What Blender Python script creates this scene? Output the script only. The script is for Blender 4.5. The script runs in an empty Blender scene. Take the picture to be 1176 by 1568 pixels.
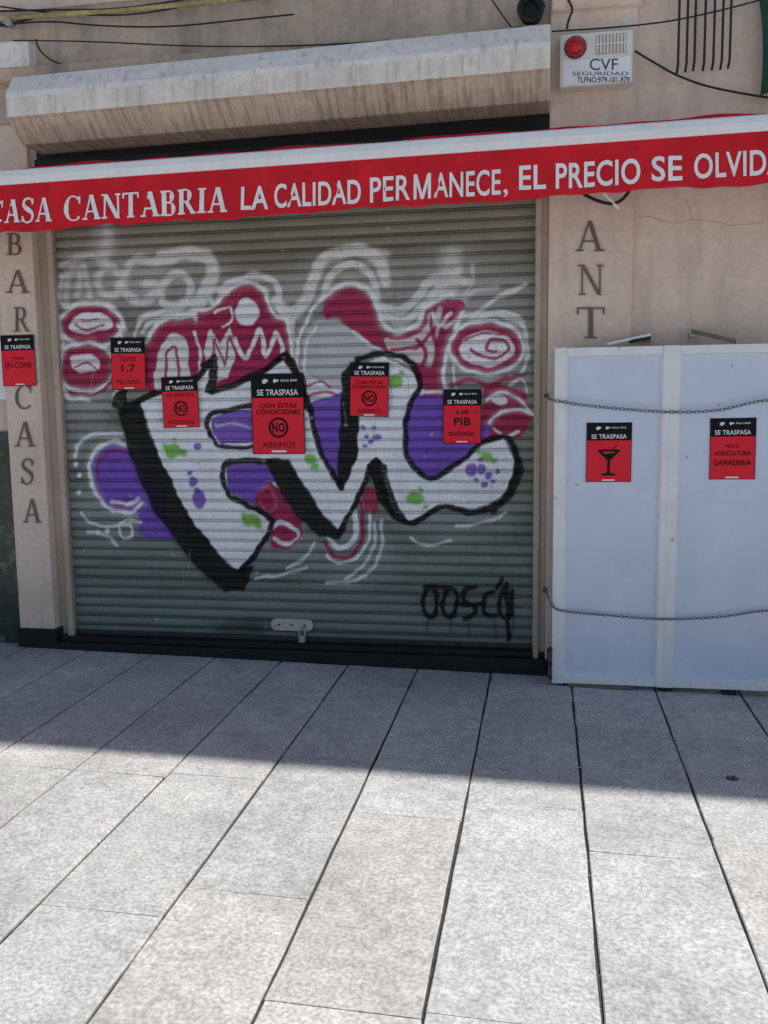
import bpy, math, random
import numpy as np
from mathutils import Matrix, Vector
random.seed(7); np.random.seed(7)
scene=bpy.context.scene
scene.view_settings.view_transform='Standard'
scene.view_settings.look='None'
scene.view_settings.exposure=0

# ---------------------------------------------------------------- survey
# facade survey: reference points measured on the picture are rectified to
# metres on the real vertical planes (y = const) of the facade.
F=1400.0; D=5.3; H=1.62
yaw=math.radians(10); pit=math.radians(7); rol=math.radians(0.75)
fw=Vector((-math.sin(yaw)*math.cos(pit),math.cos(yaw)*math.cos(pit),-math.sin(pit)))
r0=Vector((math.cos(yaw),math.sin(yaw),0)); u0=r0.cross(fw)
rt=r0*math.cos(rol)-u0*math.sin(rol); up=u0*math.cos(rol)+r0*math.sin(rol)
CAM=Vector((0,-D,H))
def W(px,py,y=0.0):
    d=fw+rt*((px-588)/F)-up*((py-784)/F)
    t=(y+D)/d.y
    return (CAM.x+d.x*t, CAM.z+d.z*t)
SL=0.0175
def gz(x): return -SL*(x-0.06)
def G2(px,py):
    d=fw+rt*((px-588)/F)-up*((py-784)/F)
    t=CAM.z/-d.z
    for _ in range(5): t=(CAM.z-gz(CAM.x+d.x*t))/-d.z
    return (d.x*t,-D+d.y*t)

# ---------------------------------------------------------------- helpers
def lin(c):
    return tuple(((v/255)/12.92 if v/255<=0.04045 else ((v/255+0.055)/1.055)**2.4) for v in c)
def new_obj(name,verts,faces,mat=None,smooth=False):
    me=bpy.data.meshes.new(name); me.from_pydata([tuple(v) for v in verts],[],faces); me.update()
    ob=bpy.data.objects.new(name,me); scene.collection.objects.link(ob)
    if mat: me.materials.append(mat)
    if smooth:
        for p in me.polygons: p.use_smooth=True
    return ob
def box(name,x0,x1,y0,y1,z0,z1,mat,bev=0.0):
    v=[(x,y,z) for z in (z0,z1) for y in (y0,y1) for x in (x0,x1)]
    f=[(0,2,3,1),(4,5,7,6),(0,1,5,4),(2,6,7,3),(0,4,6,2),(1,3,7,5)]
    ob=new_obj(name,v,f,mat)
    if bev>0:
        m=ob.modifiers.new('b','BEVEL'); m.width=bev; m.segments=2
    return ob
def extrude_x(name,prof,x0,x1,mat,tilt=0.0,bev=0,nseg=1):
    n=len(prof); v=[]; 
    for k in range(nseg+1):
        x=x0+(x1-x0)*k/nseg
        v+=[(x,p[0],p[1]+tilt*(x-x0)) for p in prof]
    f=[]
    for k in range(nseg):
        for i in range(n):
            a=k*n+i; b=k*n+(i+1)%n
            f.append((a,b,b+n,a+n))
    f.append(tuple(range(n))[::-1]); f.append(tuple(nseg*n+i for i in range(n)))
    ob=new_obj(name,v,f,mat)
    if bev:
        m=ob.modifiers.new('b','BEVEL'); m.width=bev; m.segments=2; m.limit_method='ANGLE'
    return ob
def tube(name,pts,r,mat,res=8,smoothpath=True):
    cu=bpy.data.curves.new(name,'CURVE'); cu.dimensions='3D'; cu.bevel_depth=r; cu.bevel_resolution=2
    sp=cu.splines.new('NURBS' if smoothpath else 'POLY'); sp.points.add(len(pts)-1)
    for p,q in zip(sp.points,pts): p.co=(*q,1)
    if smoothpath: sp.order_u=3; sp.use_endpoint_u=True
    cu.use_fill_caps=True
    ob=bpy.data.objects.new(name,cu); scene.collection.objects.link(ob); cu.materials.append(mat)
    return ob
def cyl(name,c,r,depth,axis,mat,seg=24,bev=0):
    v=[];f=[]
    for s in (-.5,.5):
        for i in range(seg):
            a=2*math.pi*i/seg; p=[r*math.cos(a),r*math.sin(a),s*depth]
            if axis=='y': p=[p[0],p[2],p[1]]
            if axis=='x': p=[p[2],p[0],p[1]]
            v.append((c[0]+p[0],c[1]+p[1],c[2]+p[2]))
    for i in range(seg):
        j=(i+1)%seg; f.append((i,j,j+seg,i+seg))
    f.append(tuple(range(seg))[::-1]); f.append(tuple(range(seg,2*seg)))
    ob=new_obj(name,v,f,mat)
    if bev:
        m=ob.modifiers.new('b','BEVEL'); m.width=bev; m.segments=3; m.limit_method='ANGLE'
    return ob
def group(name,kids):
    e=bpy.data.objects.new(name,None); scene.collection.objects.link(e)
    for k in kids: k.parent=e
    return e

# ---------------------------------------------------------------- materials
def mat(name,col,rough=.75,var=.12,scale=3,bump=.15,bscale=120,drip=0,dripcol=(.12,.09,.06),fine=0,metal=0,spec=.5,attr=None,streak=(14,14,1.2),attr_mul=None,wear=None,bdist=.003,driprange=(.5,.78),fine2=0,wear2=None):
    m=bpy.data.materials.new(name); m.use_nodes=True; nt=m.node_tree; N=nt.nodes; L=nt.links
    b=N['Principled BSDF']; b.inputs['Roughness'].default_value=rough; b.inputs['Metallic'].default_value=metal
    b.inputs['Specular IOR Level'].default_value=spec
    tc=N.new('ShaderNodeTexCoord')
    def noise(s,det=3,mapping=None,ro=.55):
        n=N.new('ShaderNodeTexNoise'); n.inputs['Scale'].default_value=s; n.inputs['Detail'].default_value=det; n.inputs['Roughness'].default_value=ro
        if mapping:
            mp=N.new('ShaderNodeMapping'); mp.inputs['Scale'].default_value=mapping; L.new(tc.outputs['Object'],mp.inputs[0]); L.new(mp.outputs[0],n.inputs['Vector'])
        else: L.new(tc.outputs['Object'],n.inputs['Vector'])
        return n
    def mr(src,a,bb,c,d):
        r=N.new('ShaderNodeMapRange'); r.inputs[1].default_value=a; r.inputs[2].default_value=bb; r.inputs[3].default_value=c; r.inputs[4].default_value=d
        L.new(src,r.inputs[0]); return r.outputs[0]
    def mul(c,fac):
        x=N.new('ShaderNodeVectorMath'); x.operation='SCALE'; L.new(c,x.inputs[0]); L.new(fac,x.inputs['Scale']); return x.outputs[0]
    def mix(fac,a,bcol):
        x=N.new('ShaderNodeMix'); x.data_type='RGBA'; L.new(fac,x.inputs[0]); L.new(a,x.inputs[6]); x.inputs[7].default_value=(*bcol,1); return x.outputs[2]
    if attr:
        a=N.new('ShaderNodeVertexColor'); a.layer_name=attr; c=a.outputs['Color']
    else:
        a=N.new('ShaderNodeRGB'); a.outputs[0].default_value=(*col,1); c=a.outputs[0]
    c=mul(c,mr(noise(scale,4).outputs[0],.3,.7,1-var,1+var))
    if fine: c=mul(c,mr(noise(fine[0],1).outputs[0],.3,.7,1-fine[1],1+fine[1]))
    if fine2: c=mul(c,mr(noise(fine2[0],2).outputs[0],.3,.7,1-fine2[1],1+fine2[1]))
    if attr_mul:
        a2=N.new('ShaderNodeVertexColor'); a2.layer_name=attr_mul
        x=N.new('ShaderNodeMix'); x.data_type='RGBA'; x.blend_type='MULTIPLY'; x.inputs[0].default_value=1; L.new(c,x.inputs[6]); L.new(a2.outputs[0],x.inputs[7]); c=x.outputs[2]
    if drip:
        n=noise(1,4,streak,.65); c=mix(mr(n.outputs[0],driprange[0],driprange[1],0,drip),c,dripcol)
    for wr in (wear,wear2):
        if wr:
            n=noise(wr[0],5,None,.7); c=mix(mr(n.outputs[0],wr[1],wr[1]+(wr[4] if len(wr)>4 else .05),0,wr[3]),c,wr[2])
    L.new(c,b.inputs['Base Color'])
    if bump:
        bn=N.new('ShaderNodeBump'); bn.inputs['Strength'].default_value=bump; bn.inputs['Distance'].default_value=bdist
        L.new(noise(bscale,2).outputs[0],bn.inputs['Height']); L.new(bn.outputs[0],b.inputs['Normal'])
    return m
M={}
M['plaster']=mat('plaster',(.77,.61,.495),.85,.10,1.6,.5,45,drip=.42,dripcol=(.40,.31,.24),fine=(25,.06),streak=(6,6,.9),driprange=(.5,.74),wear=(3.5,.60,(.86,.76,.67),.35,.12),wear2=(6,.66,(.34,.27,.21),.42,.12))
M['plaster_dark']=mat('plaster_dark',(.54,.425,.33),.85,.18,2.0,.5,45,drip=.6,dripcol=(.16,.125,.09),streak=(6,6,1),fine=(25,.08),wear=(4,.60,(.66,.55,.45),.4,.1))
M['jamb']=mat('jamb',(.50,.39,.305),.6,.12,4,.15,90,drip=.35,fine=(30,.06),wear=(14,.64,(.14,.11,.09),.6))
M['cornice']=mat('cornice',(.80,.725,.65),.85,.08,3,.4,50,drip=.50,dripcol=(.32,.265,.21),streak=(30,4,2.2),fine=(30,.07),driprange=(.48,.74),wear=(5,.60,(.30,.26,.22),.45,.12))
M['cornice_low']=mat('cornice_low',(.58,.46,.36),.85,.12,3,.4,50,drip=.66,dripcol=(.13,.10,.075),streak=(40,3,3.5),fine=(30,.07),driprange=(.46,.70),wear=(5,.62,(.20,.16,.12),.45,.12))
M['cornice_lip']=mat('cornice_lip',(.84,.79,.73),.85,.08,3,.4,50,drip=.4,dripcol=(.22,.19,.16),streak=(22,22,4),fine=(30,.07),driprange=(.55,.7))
M['black_paint']=mat('black_paint',(.014,.015,.016),.5,.3,6,.1,90,wear=(20,.64,(.10,.09,.08),.5),spec=.3)
M['red_canvas']=mat('red_canvas',(.70,.020,.032),.85,.13,5,.25,500,drip=.22,dripcol=(.32,.012,.018),streak=(10,10,2),spec=.2)
M['white_text']=mat('white_text',(.90,.89,.88),.7,.05,10,0)
M['white_metal']=mat('white_metal',(.88,.87,.86),.45,.05,6,.05,60,drip=.2,dripcol=(.55,.5,.45),streak=(30,30,3))
M['frame_white']=mat('frame_white',(.89,.88,.87),.5,.06,8,.1,40,wear=(9,.65,(.45,.38,.31),.6),drip=.14,dripcol=(.45,.4,.35))
M['panel']=mat('panel',(.70,.76,.88),.28,.05,2,.05,20,wear=(26,.68,(.38,.41,.46),.6),fine=(9,.025),drip=.16,dripcol=(.5,.54,.6),streak=(8,8,3),wear2=(7,.68,(.50,.53,.58),.5))
M['steel']=mat('steel',(.42,.42,.41),.4,.15,20,.1,80,metal=.6)
M['dark_steel']=mat('dark_steel',(.05,.05,.05),.45,.2,20,.1,80,metal=.5)
M['cable']=mat('cable',(.012,.012,.012),.6,.1,10,0)
M['old_pipe']=mat('old_pipe',(.42,.33,.15),.8,.3,8,.4,40,fine=(40,.2))
M['letter_bronze']=mat('letter_bronze',(.15,.12,.098),.55,.2,20,.1,80)
M['paper_red']=mat('paper_red',(.92,.030,.05),.7,.05,8,.1,30,spec=.2)
M['paper_black']=mat('paper_black',(.010,.009,.010),.7,.1,8,.05,30,spec=.2)
M['paper_white']=mat('paper_white',(.90,.90,.90),.6,.05,8,.05,30)
M['alarm_plastic']=mat('alarm_plastic',(.80,.79,.73),.45,.08,12,.05,60,drip=.3,dripcol=(.45,.4,.3),streak=(30,30,4))
M['alarm_lamp']=mat('alarm_lamp',(.50,.008,.012),.12,.1,12,0)
M['blue_ink']=mat('blue_ink',(.03,.06,.12),.5,.1,12,0)
M['green_cloth']=mat('green_cloth',(.015,.075,.045),.9,.3,12,.5,90)
M['marble']=mat('marble',(.03,.042,.036),.25,.5,9,0,50,wear=(11,.60,(.16,.20,.17),.7))
M['granite']=mat('granite',(.435,.432,.42),.85,.15,1.7,.35,130,fine=(75,.26),fine2=(16,.13),attr_mul='tone',wear=(1.9,.53,(.19,.187,.182),.40,.22),bdist=.002,wear2=(9,.66,(.11,.107,.10),.50,.07),spec=.3)
M['ground']=mat('ground',(.045,.042,.038),.9,.3,8,.5,120,fine=(60,.3))
M['bounce_ground']=mat('bounce_ground',(.44,.43,.42),.9,.1,1,.2,60)  # unseen ground around the pavement, lightened to bounce sun onto the facade
M['glass']=mat('glass',(.03,.035,.04),.08,.1,3,0)
M['wood']=mat('wood',(.20,.16,.12),.8,.2,20,.3,60)
M['crack']=mat('crack',(.30,.235,.185),.9,.2,20,0)
M['graffiti']=mat('graffiti',(1,1,1),.52,.06,5,.12,90,attr='Paint',drip=.14,dripcol=(.09,.092,.085),streak=(9,1,1.0),fine=(60,.07),spec=.28)

# ---------------------------------------------------------------- serif glyphs
def _stroke(p,q,w):
    d=Vector(q)-Vector(p); n=Vector((-d.y,d.x)).normalized()*w/2
    p=Vector(p);q=Vector(q); return [[p+n,p-n,q-n,q+n]]
def _hstem(p,q,w):
    return [[Vector((p[0]-w/2,p[1])),Vector((p[0]+w/2,p[1])),Vector((q[0]+w/2,q[1])),Vector((q[0]-w/2,q[1]))]]
def _arc(cx,cy,rx,ry,a0,a1,wf,n=22):
    out=[];pr=None
    for i in range(n+1):
        t=i/n; a=math.radians(a0+(a1-a0)*t); w=wf(a)
        o=Vector((cx+rx*math.cos(a),cy+ry*math.sin(a))); k=Vector((cx+(rx-w)*math.cos(a),cy+(ry-w*.55 if w>.08 else ry-w)*math.sin(a)))
        if pr: out.append([pr[0],pr[1],k,o])
        pr=(o,k)
    return out
def crom(P,k=8,closed=False):
    out=[];n=len(P)
    rng=range(n) if closed else range(n-1)
    for i in rng:
        if closed: a,b,c,d=P[(i-1)%n],P[i],P[(i+1)%n],P[(i+2)%n]
        else: a,b,c,d=P[max(0,i-1)],P[i],P[i+1],P[min(n-1,i+2)]
        for j in range(k):
            t=j/k
            out.append(.5*((2*b)+(c-a)*t+(2*a-5*b+4*c-d)*t*t+(3*b-a-3*c+d)*t**3))
    if not closed: out.append(P[-1])
    return out
def glyph(ch,B=.16,T=.055):
    S=T
    def ser(x,y,w=.24): 
        s=S/2; yy=y+s if y<.5 else y-s
        return _stroke((x-w/2,yy),(x+w/2,yy),S)
    wf=lambda a: T+(B-T)*abs(math.cos(a))**1.3
    if ch=='A': return _hstem((.12,0),(.40,1),T*1.1)+_hstem((.70,0),(.42,1),B)+_stroke((.2,.33),(.62,.33),T)+ser(.12,0)+ser(.70,0,.30),.84
    if ch=='N': return _hstem((.14,0),(.14,1),T*1.1)+_hstem((.74,0),(.74,1),T*1.1)+_hstem((.72,0),(.16,1),B)+ser(.14,0)+ser(.10,1,.22)+ser(.74,1),.88
    if ch=='T': return _hstem((.38,0),(.38,1),B)+_stroke((.03,.97),(.73,.97),S)+ser(.38,0,.34)+_stroke((.045,1),(.045,.78),S)+_stroke((.715,1),(.715,.78),S),.76
    if ch=='I': return _hstem((.2,0),(.2,1),B)+ser(.2,0,.36)+ser(.2,1,.36),.40
    if ch=='C': return _arc(.45,.5,.43,.52,48,315,wf,30)+_stroke((.74,.98),(.74,.68),T),.82
    if ch=='B': return _hstem((.17,0),(.17,1),B)+ser(.13,0,.26)+ser(.13,1,.26)+_stroke((.2,.97),(.4,.97),S)+_stroke((.2,.52),(.4,.52),S)+_stroke((.2,.03),(.42,.03),S)+_arc(.38,.75,.24,.25,-90,90,wf)+_arc(.41,.26,.28,.27,-90,90,wf),.74
    if ch=='R': return _hstem((.17,0),(.17,1),B)+ser(.17,0,.32)+ser(.13,1,.26)+_stroke((.2,.97),(.4,.97),S)+_stroke((.2,.50),(.4,.50),S)+_arc(.38,.74,.26,.26,-90,90,wf)+_hstem((.72,0),(.40,.5),B)+ser(.76,0,.18),.84
    if ch=='m': # grotesque bold M
        return _hstem((.09,0),(.09,1),.165)+_hstem((.86,0),(.86,1),.165)+_hstem((.475,0),(.11,1),.17)+_hstem((.475,0),(.84,1),.17),.95
    if ch=='S':
        out=[];pr=None
        pts=[(.56,.80),(.50,.95),(.33,1.0),(.14,.93),(.10,.74),(.22,.60),(.40,.49),(.55,.36),(.55,.15),(.38,.0),(.18,.02),(.07,.2)]
        P=crom([Vector((*p,0)) for p in pts],4); m=len(P)
        for i in range(m):
            t=i/(m-1); w=T+(B*1.05-T)*math.exp(-((t-.5)/.2)**2)
            a=P[max(0,i-1)]; b=P[min(m-1,i+1)]; d=(b-a).normalized(); nn=Vector((-d.y,d.x))
            o=Vector((P[i].x,P[i].y))+nn*w/2; k=Vector((P[i].x,P[i].y))-nn*w/2
            if pr: out.append([pr[0],pr[1],k,o])
            pr=(o,k)
        return out+_stroke((.575,.98),(.575,.74),T)+_stroke((.055,.02),(.055,.27),T),.66
    return [],.4
def serif_text(name,s,quad,yfun,matl,B=.16,T=.055,gap=.06,thick=0):
    x0,x1,t0,b0,t1,b1,pl=quad
    c00=Vector(W(x0,b0,pl));c01=Vector(W(x0,t0,pl));c10=Vector(W(x1,b1,pl));c11=Vector(W(x1,t1,pl))
    parts=[];cur=0
    for ch in s:
        g,w=glyph(ch,B,T)
        for q in g: parts.append([Vector((p.x+cur,p.y)) for p in q])
        cur+=w+gap
    cur-=gap; v=[];f=[]
    for i,q in enumerate(parts):
        for p in q:
            u=p.x/cur; t=p.y
            P=(c00*(1-u)+c10*u)*(1-t)+(c01*(1-u)+c11*u)*t
            v.append((P.x,yfun(P.x,P.y)-.0002*(i%9),P.y))
        k=len(v)-4; f.append((k,k+1,k+2,k+3))
    ob=new_obj(name,v,f,matl)
    if thick:
        m=ob.modifiers.new('s','SOLIDIFY'); m.thickness=thick; m.offset=0
    return ob
def sans_mesh(s,bold=0.0):
    if 'M' in s: bold=0.0
    cu=bpy.data.curves.new('t','FONT'); cu.body=s; cu.offset=bold; cu.resolution_u=4; cu.size=1
    cu.space_character=1.0+bold*2.5
    ob=bpy.data.objects.new('t',cu); scene.collection.objects.link(ob)
    dg=bpy.context.evaluated_depsgraph_get(); me=bpy.data.meshes.new_from_object(ob.evaluated_get(dg))
    bpy.data.objects.remove(ob)
    n=len(me.vertices); a=np.zeros(n*3); me.vertices.foreach_get('co',a); a=a.reshape(-1,3)
    mn=a.min(0); mx=a.max(0)
    return me,(a-mn)/np.maximum(mx-mn,1e-6)
def sans(name,s,c00,c10,c01,c11,yfun,matl,bold=.0):
    me,a=sans_mesh(s,bold); me.name=name
    c00,c10,c01,c11=[np.array(c) for c in (c00,c10,c01,c11)]
    u=a[:,0:1];t=a[:,1:2]
    P=(c00*(1-u)+c10*u)*(1-t)+(c01*(1-u)+c11*u)*t
    co=np.stack([P[:,0],[yfun(p[0],p[1]) for p in P],P[:,1]],1)
    me.vertices.foreach_set('co',co.ravel()); me.materials.clear(); me.materials.append(matl); me.update()
    ob=bpy.data.objects.new(name,me); scene.collection.objects.link(ob); return ob

# ================================================================= GROUND
def flat(name,x0,x1,y0,y1,off,m): return new_obj(name,[(x,y,gz(x)+off) for x,y in ((x0,y0),(x1,y0),(x1,y1),(x0,y1))],[(0,1,2,3)],m)
flat('ground',-250,250,-250,250,-.016,M['bounce_ground'])
flat('joint_bed',-14.5,12.5,-16.5,.2,-.011,M['ground'])
jx=[.164,-.302,-.740,-1.165]
while jx[-1]>-14: jx.append(jx[-1]-.425)
rj=[.620]
while rj[-1]<12: rj.append(rj[-1]+.457)
jx=sorted(jx+rj)
V=[];Fc=[];tones=[]
for c in range(len(jx)-1):
    xa=jx[c];xb=jx[c+1]
    y=.0-random.uniform(.2,1.1)
    ys=[.1,y]
    while ys[-1]>-16: ys.append(ys[-1]-random.choice([.95,1.15,1.3,1.05]))
    for k in range(len(ys)-1):
        y1=ys[k]-.0006;y0=ys[k+1]+.0006; a=xa+.0055+random.uniform(-.0016,.0016); b=xb-.0055+random.uniform(-.0016,.0016)
        dz=random.uniform(-.0008,.0008); ch=.0035; cy=.0008
        tx=random.uniform(-.002,.002); t=1+random.uniform(-.07,.06); tw=random.uniform(-.012,.012)
        k0=len(V); nsub=7
        for s_ in range(nsub+1):
            yy=y0+(y1-y0)*s_/nsub; wa=random.uniform(-.0022,.0022); wb=random.uniform(-.0022,.0022)
            ye=yy+(cy if s_==0 else -cy if s_==nsub else 0)
            for (x,z,yv) in ((a+wa,-.03,yy),(a+wa,-ch,yy),(a+wa+ch,0,ye),(b+wb-ch,0,ye),(b+wb,-ch,yy),(b+wb,-.03,yy)):
                V.append((x,yv,gz(x)+z+dz+tx*((x-a)/(b-a)-.5))); tones.append((t+tw,t,t-tw,1))
        for s_ in range(nsub):
            for q in range(5):
                p0=k0+s_*6+q; Fc.append((p0,p0+6,p0+7,p0+1)[::-1])
        Fc.append(tuple(k0+q for q in range(6))); Fc.append(tuple(k0+nsub*6+q for q in range(6))[::-1])
pv=new_obj('pavement',V,Fc,M['granite'])
ca=pv.data.color_attributes.new('tone','FLOAT_COLOR','POINT'); ca.data.foreach_set('color',np.array(tones,dtype=np.float32).ravel())
gx,gy=G2(1120,1192)
gp=[cyl('drain_lid',(gx,gy,gz(gx)+.001),.022,.006,'z',M['dark_steel'],20,.001)]
for k in range(5):
    a=k*1.3; gp.append(cyl('drain_debris',(gx+.02*math.cos(a)+.008,gy+.014*math.sin(a),gz(gx)+.0045),.006+.002*(k%3),.004,'z',M['wood'],7))
group('drain_cap',gp)

# ================================================================= BUILDING
XL=-3.10; XR=W(838,600)[0]; XP=W(965,600)[0]; XPL=-3.342
B=[]
B.append(box('left_pilaster',XPL,XL,0,.4,-.3,3.30,M['plaster'],.006))
B.append(box('right_pilaster',XR,XP,0,.4,-.3,3.95,M['plaster'],.006))
B.append(box('right_wall',XP-.003,14,.035,.4,-.4,3.95,M['plaster']))
B.append(box('left_wall',-14,XPL+.003,.08,.4,1.45,3.95,M['plaster']))
B.append(box('marble_dado',-14,XPL+.003,.06,.4,-.3,1.45,M['marble']))
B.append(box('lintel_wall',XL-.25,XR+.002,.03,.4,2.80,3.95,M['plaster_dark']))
B.append(box('shutter_housing',XL+.05,XR-.002,.02,.35,2.79,3.33,M['black_paint']))
B.append(box('housing_trim',XL+.06,XR-.05,-.03,.0195,3.02,3.08,M['black_paint'],.006))
b0_=W(-40,108,-.06);b1_=W(42,60,-.06)
B.append(box('corner_block',b0_[0],b1_[0],-.06,.079,b0_[1],b1_[1],M['cornice_lip'],.012))
B.append(box('upper_wall',-30,30,.02,.5,3.95,11,M['plaster']))
B.append(box('outer_wall_a',-30,-14,.02,.5,-.6,3.95,M['plaster']))
B.append(box('outer_wall_b',14,30,.02,.5,-.8,3.95,M['plaster']))
B.append(box('roof_slab',-30,30,0.0,9,11,11.02,M['plaster_dark']))
B.append(box('back_wall',-30,30,8.7,9,-.6,11,M['plaster_dark']))
for k in range(-6,7):
    for zz in (5.0,8.2):
        x=k*2.6+1.0
        B.append(box('upper_window_glass',x,x+1.1,-.004,.02,zz,zz+1.9,M['glass']))
        for a,b2,c,d in ((x-.07,x,zz-.07,zz+1.97),(x+1.1,x+1.17,zz-.07,zz+1.97),(x,x+1.1,zz+1.9,zz+1.97),(x,x+1.1,zz-.07,zz),(x+.52,x+.58,zz,zz+1.9)):
            B.append(box('upper_window_frame',a,b2,-.03,.018,c,d,M['frame_white']))
sx0=W(98,600,.1)[0]; sx1=W(818,600,.1)[0]
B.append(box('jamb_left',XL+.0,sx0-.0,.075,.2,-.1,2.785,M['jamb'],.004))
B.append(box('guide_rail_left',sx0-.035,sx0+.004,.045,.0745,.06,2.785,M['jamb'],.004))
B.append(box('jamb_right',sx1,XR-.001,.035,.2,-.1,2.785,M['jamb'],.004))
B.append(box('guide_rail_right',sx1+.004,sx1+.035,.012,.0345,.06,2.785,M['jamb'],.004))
zl=W(117,967,.1)[1]
B.append(box('plinth_left',XPL-.01,XL+.02,-.018,.3,-.2,W(60,962)[1],M['black_paint'],.004))
B.append(box('threshold',XL+.022,XR+.06,-.022,.3,-.3,zl-.045,M['black_paint'],.006))
B.append(box('threshold_lip',XL+.022,XR+.01,.02,.3,zl-.0445,zl-.012,M['black_paint'],.004))
B.append(box('plinth_right',XR+.012,XR+.055,-.02,-.0005,zl-.044,zl+.02,M['black_paint']))
za=W(843,33,-.30)[1]; zb=W(843,62,-.35)[1]; zc=W(843,104,-.35)[1]; zd=W(840,157,-.17)[1]
cx0=W(8,150,-.35)[0]; cx1=W(843,80,-.35)[0]
cz=W(8,180,-.35)[1]; tl=max(-.02,min(.02,(zc-cz)/(cx1-cx0)))
sh=-tl*(cx1-cx0)
prof=[(.03,za+.03+sh),(-.27,za+sh),(-.345,zb+sh),(-.35,zb-.03+sh),(-.35,zc+sh),(-.33,zc-.01+sh),(-.20,zd+sh),(.03,zd-.0+sh)]
co=extrude_x('cornice_body',prof,cx0,cx1,M['cornice'],tilt=tl,bev=.006,nseg=1)
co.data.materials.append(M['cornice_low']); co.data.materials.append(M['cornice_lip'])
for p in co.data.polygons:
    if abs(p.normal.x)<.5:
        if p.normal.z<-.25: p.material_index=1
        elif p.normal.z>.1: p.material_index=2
B.append(co)
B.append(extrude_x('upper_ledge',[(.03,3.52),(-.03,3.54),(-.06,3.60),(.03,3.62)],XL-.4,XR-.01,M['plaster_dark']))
B.append(extrude_x('pilaster_cap',[(.0,W(900,18)[1]),(-.03,W(900,18)[1]+.01),(-.05,W(900,6)[1]),(-.05,3.85),(0,3.85)],XR+.01,XP+.02,M['plaster']))
vx,vz=W(813,16,-.03)
B.append(cyl('vent_hole',(vx,.0,vz),.06,.05,'y',M['black_paint'],24))
for r,oy in ((.066,-.035),(.056,-.05),(.07,-.062)):
    B.append(tube('hose_coil',[(vx+r*math.cos(a/8*math.pi*2),oy,vz+r*math.sin(a/8*math.pi*2)) for a in range(10)],.009,M['cable']))
for pts in ([(966,335),(990,331),(1030,340),(1075,336),(1120,345),(1180,341)],[(1060,336),(1050,300)],[(20,870),(30,900),(26,935)]):
    P=[]
    for a,b in zip(pts[:-1],pts[1:]):
        for k in range(6):
            t=k/6; P.append((a[0]+(b[0]-a[0])*t+random.uniform(-1.5,1.5),a[1]+(b[1]-a[1])*t+random.uniform(-1.5,1.5)))
    yb=.0345 if pts[0][0]>960 else -.0005
    B.append(tube('crack',[(W(a,b,yb)[0],yb,W(a,b,yb)[1]) for a,b in P],.0010,M['crack'],smoothpath=False))
group('shop_building',B)

# ================================================================= SHUTTER + GRAFFITI
pitch=.0625
zbot=zl; ztop=2.82; ns=int((ztop-zbot)/pitch)+1
prof_t=[0,.02,.06,.14,.26,.40,.54,.66,.735,.765,.79,.83,.87,.91,.95]
def py(t):
    if t<=.765: return -.0115*max(0.0,math.sin(math.pi*max(0.0,t)/.765))**.38
    u=(t-.765)/.235
    return .005-.0115*max(0,math.sin(math.pi*u))**2
yy=[py(t) for t in prof_t]
nx=680
xs=np.linspace(sx0,sx1,nx)
rows=[];ry=[];rt_=[]
for s in range(ns):
    for t,y in zip(prof_t,yy):
        z=zbot+(s+t)*pitch
        if z>ztop: break
        rows.append(z); ry.append(.1+y); rt_.append(t)
rows=np.array(rows);ry=np.array(ry);rt_=np.array(rt_); nr=len(rows)
XX,ZZ=np.meshgrid(xs,rows); YY=np.repeat(ry[:,None],nx,1)
slat=np.floor((rows-zbot)/pitch+1e-6)
dent=np.sin(XX*2.1+ (slat*12.9)[:,None])*.0012+np.sin(XX*5.3+(slat*7.7)[:,None])*.0006
YY=YY+dent
ZS=ZZ+np.sin(XX*1.7+(slat*3.1)[:,None])*.0014
verts=np.stack([XX,YY,ZS],-1).reshape(-1,3)
i=np.arange(nr-1)[:,None]*nx+np.arange(nx-1)[None,:]
faces=np.stack([i,i+1,i+1+nx,i+nx],-1).reshape(-1,4)
me=bpy.data.meshes.new('slats'); me.vertices.add(len(verts)); me.vertices.foreach_set('co',verts.ravel())
me.loops.add(faces.size); me.loops.foreach_set('vertex_index',faces.ravel().astype(np.int32))
me.polygons.add(len(faces)); me.polygons.foreach_set('loop_start',np.arange(0,faces.size,4,dtype=np.int32)); me.polygons.foreach_set('loop_total',np.full(len(faces),4,dtype=np.int32))
me.update(calc_edges=True); me.validate()
slats=bpy.data.objects.new('slats',me); scene.collection.objects.link(slats); me.materials.append(M['graffiti'])

PX=XX.ravel(); PZ=ZZ.ravel(); K=.00386
wx=PX+.0035*np.sin(PZ*37+PX*11)+.002*np.sin(PX*71+PZ*53); wz=PZ+.0035*np.sin(PX*41-PZ*13)+.002*np.sin(PZ*67-PX*59)
rnd=np.random.rand(len(PX))
hgt=(PZ-zbot)/(ztop-zbot)
b0=np.array(lin((114,127,122))); b1=np.array(lin((142,136,120)))
COL=b0[None]*(1-hgt[:,None])+b1[None]*hgt[:,None]
vr=(.86+.28*np.abs(np.sin((slat*91.7)))[:,None]*np.ones((1,nx))).ravel()
vr*=1+.10*np.sin(PX*3.1+np.repeat(slat*2.3,nx))*np.sin(PX*7.7+np.repeat(slat,nx))
COL*=vr[:,None]
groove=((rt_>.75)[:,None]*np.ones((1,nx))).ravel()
crease_shade=(((rt_<.01)|((rt_>.76)&(rt_<.80))|(rt_>.94))[:,None]*np.ones((1,nx))).ravel()
COL*=(1-.22*groove)[:,None]  # base colour darkened in the slat grooves, shade put into the colour
WHITE=lin((248,248,250));GREY=lin((206,204,210));MAG=lin((172,34,84));PUR=lin((126,84,192));GRN=lin((120,194,54));BLK=lin((10,10,12));LG=lin((236,236,232))
def S(p): return W(p[0],p[1],.1)
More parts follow.
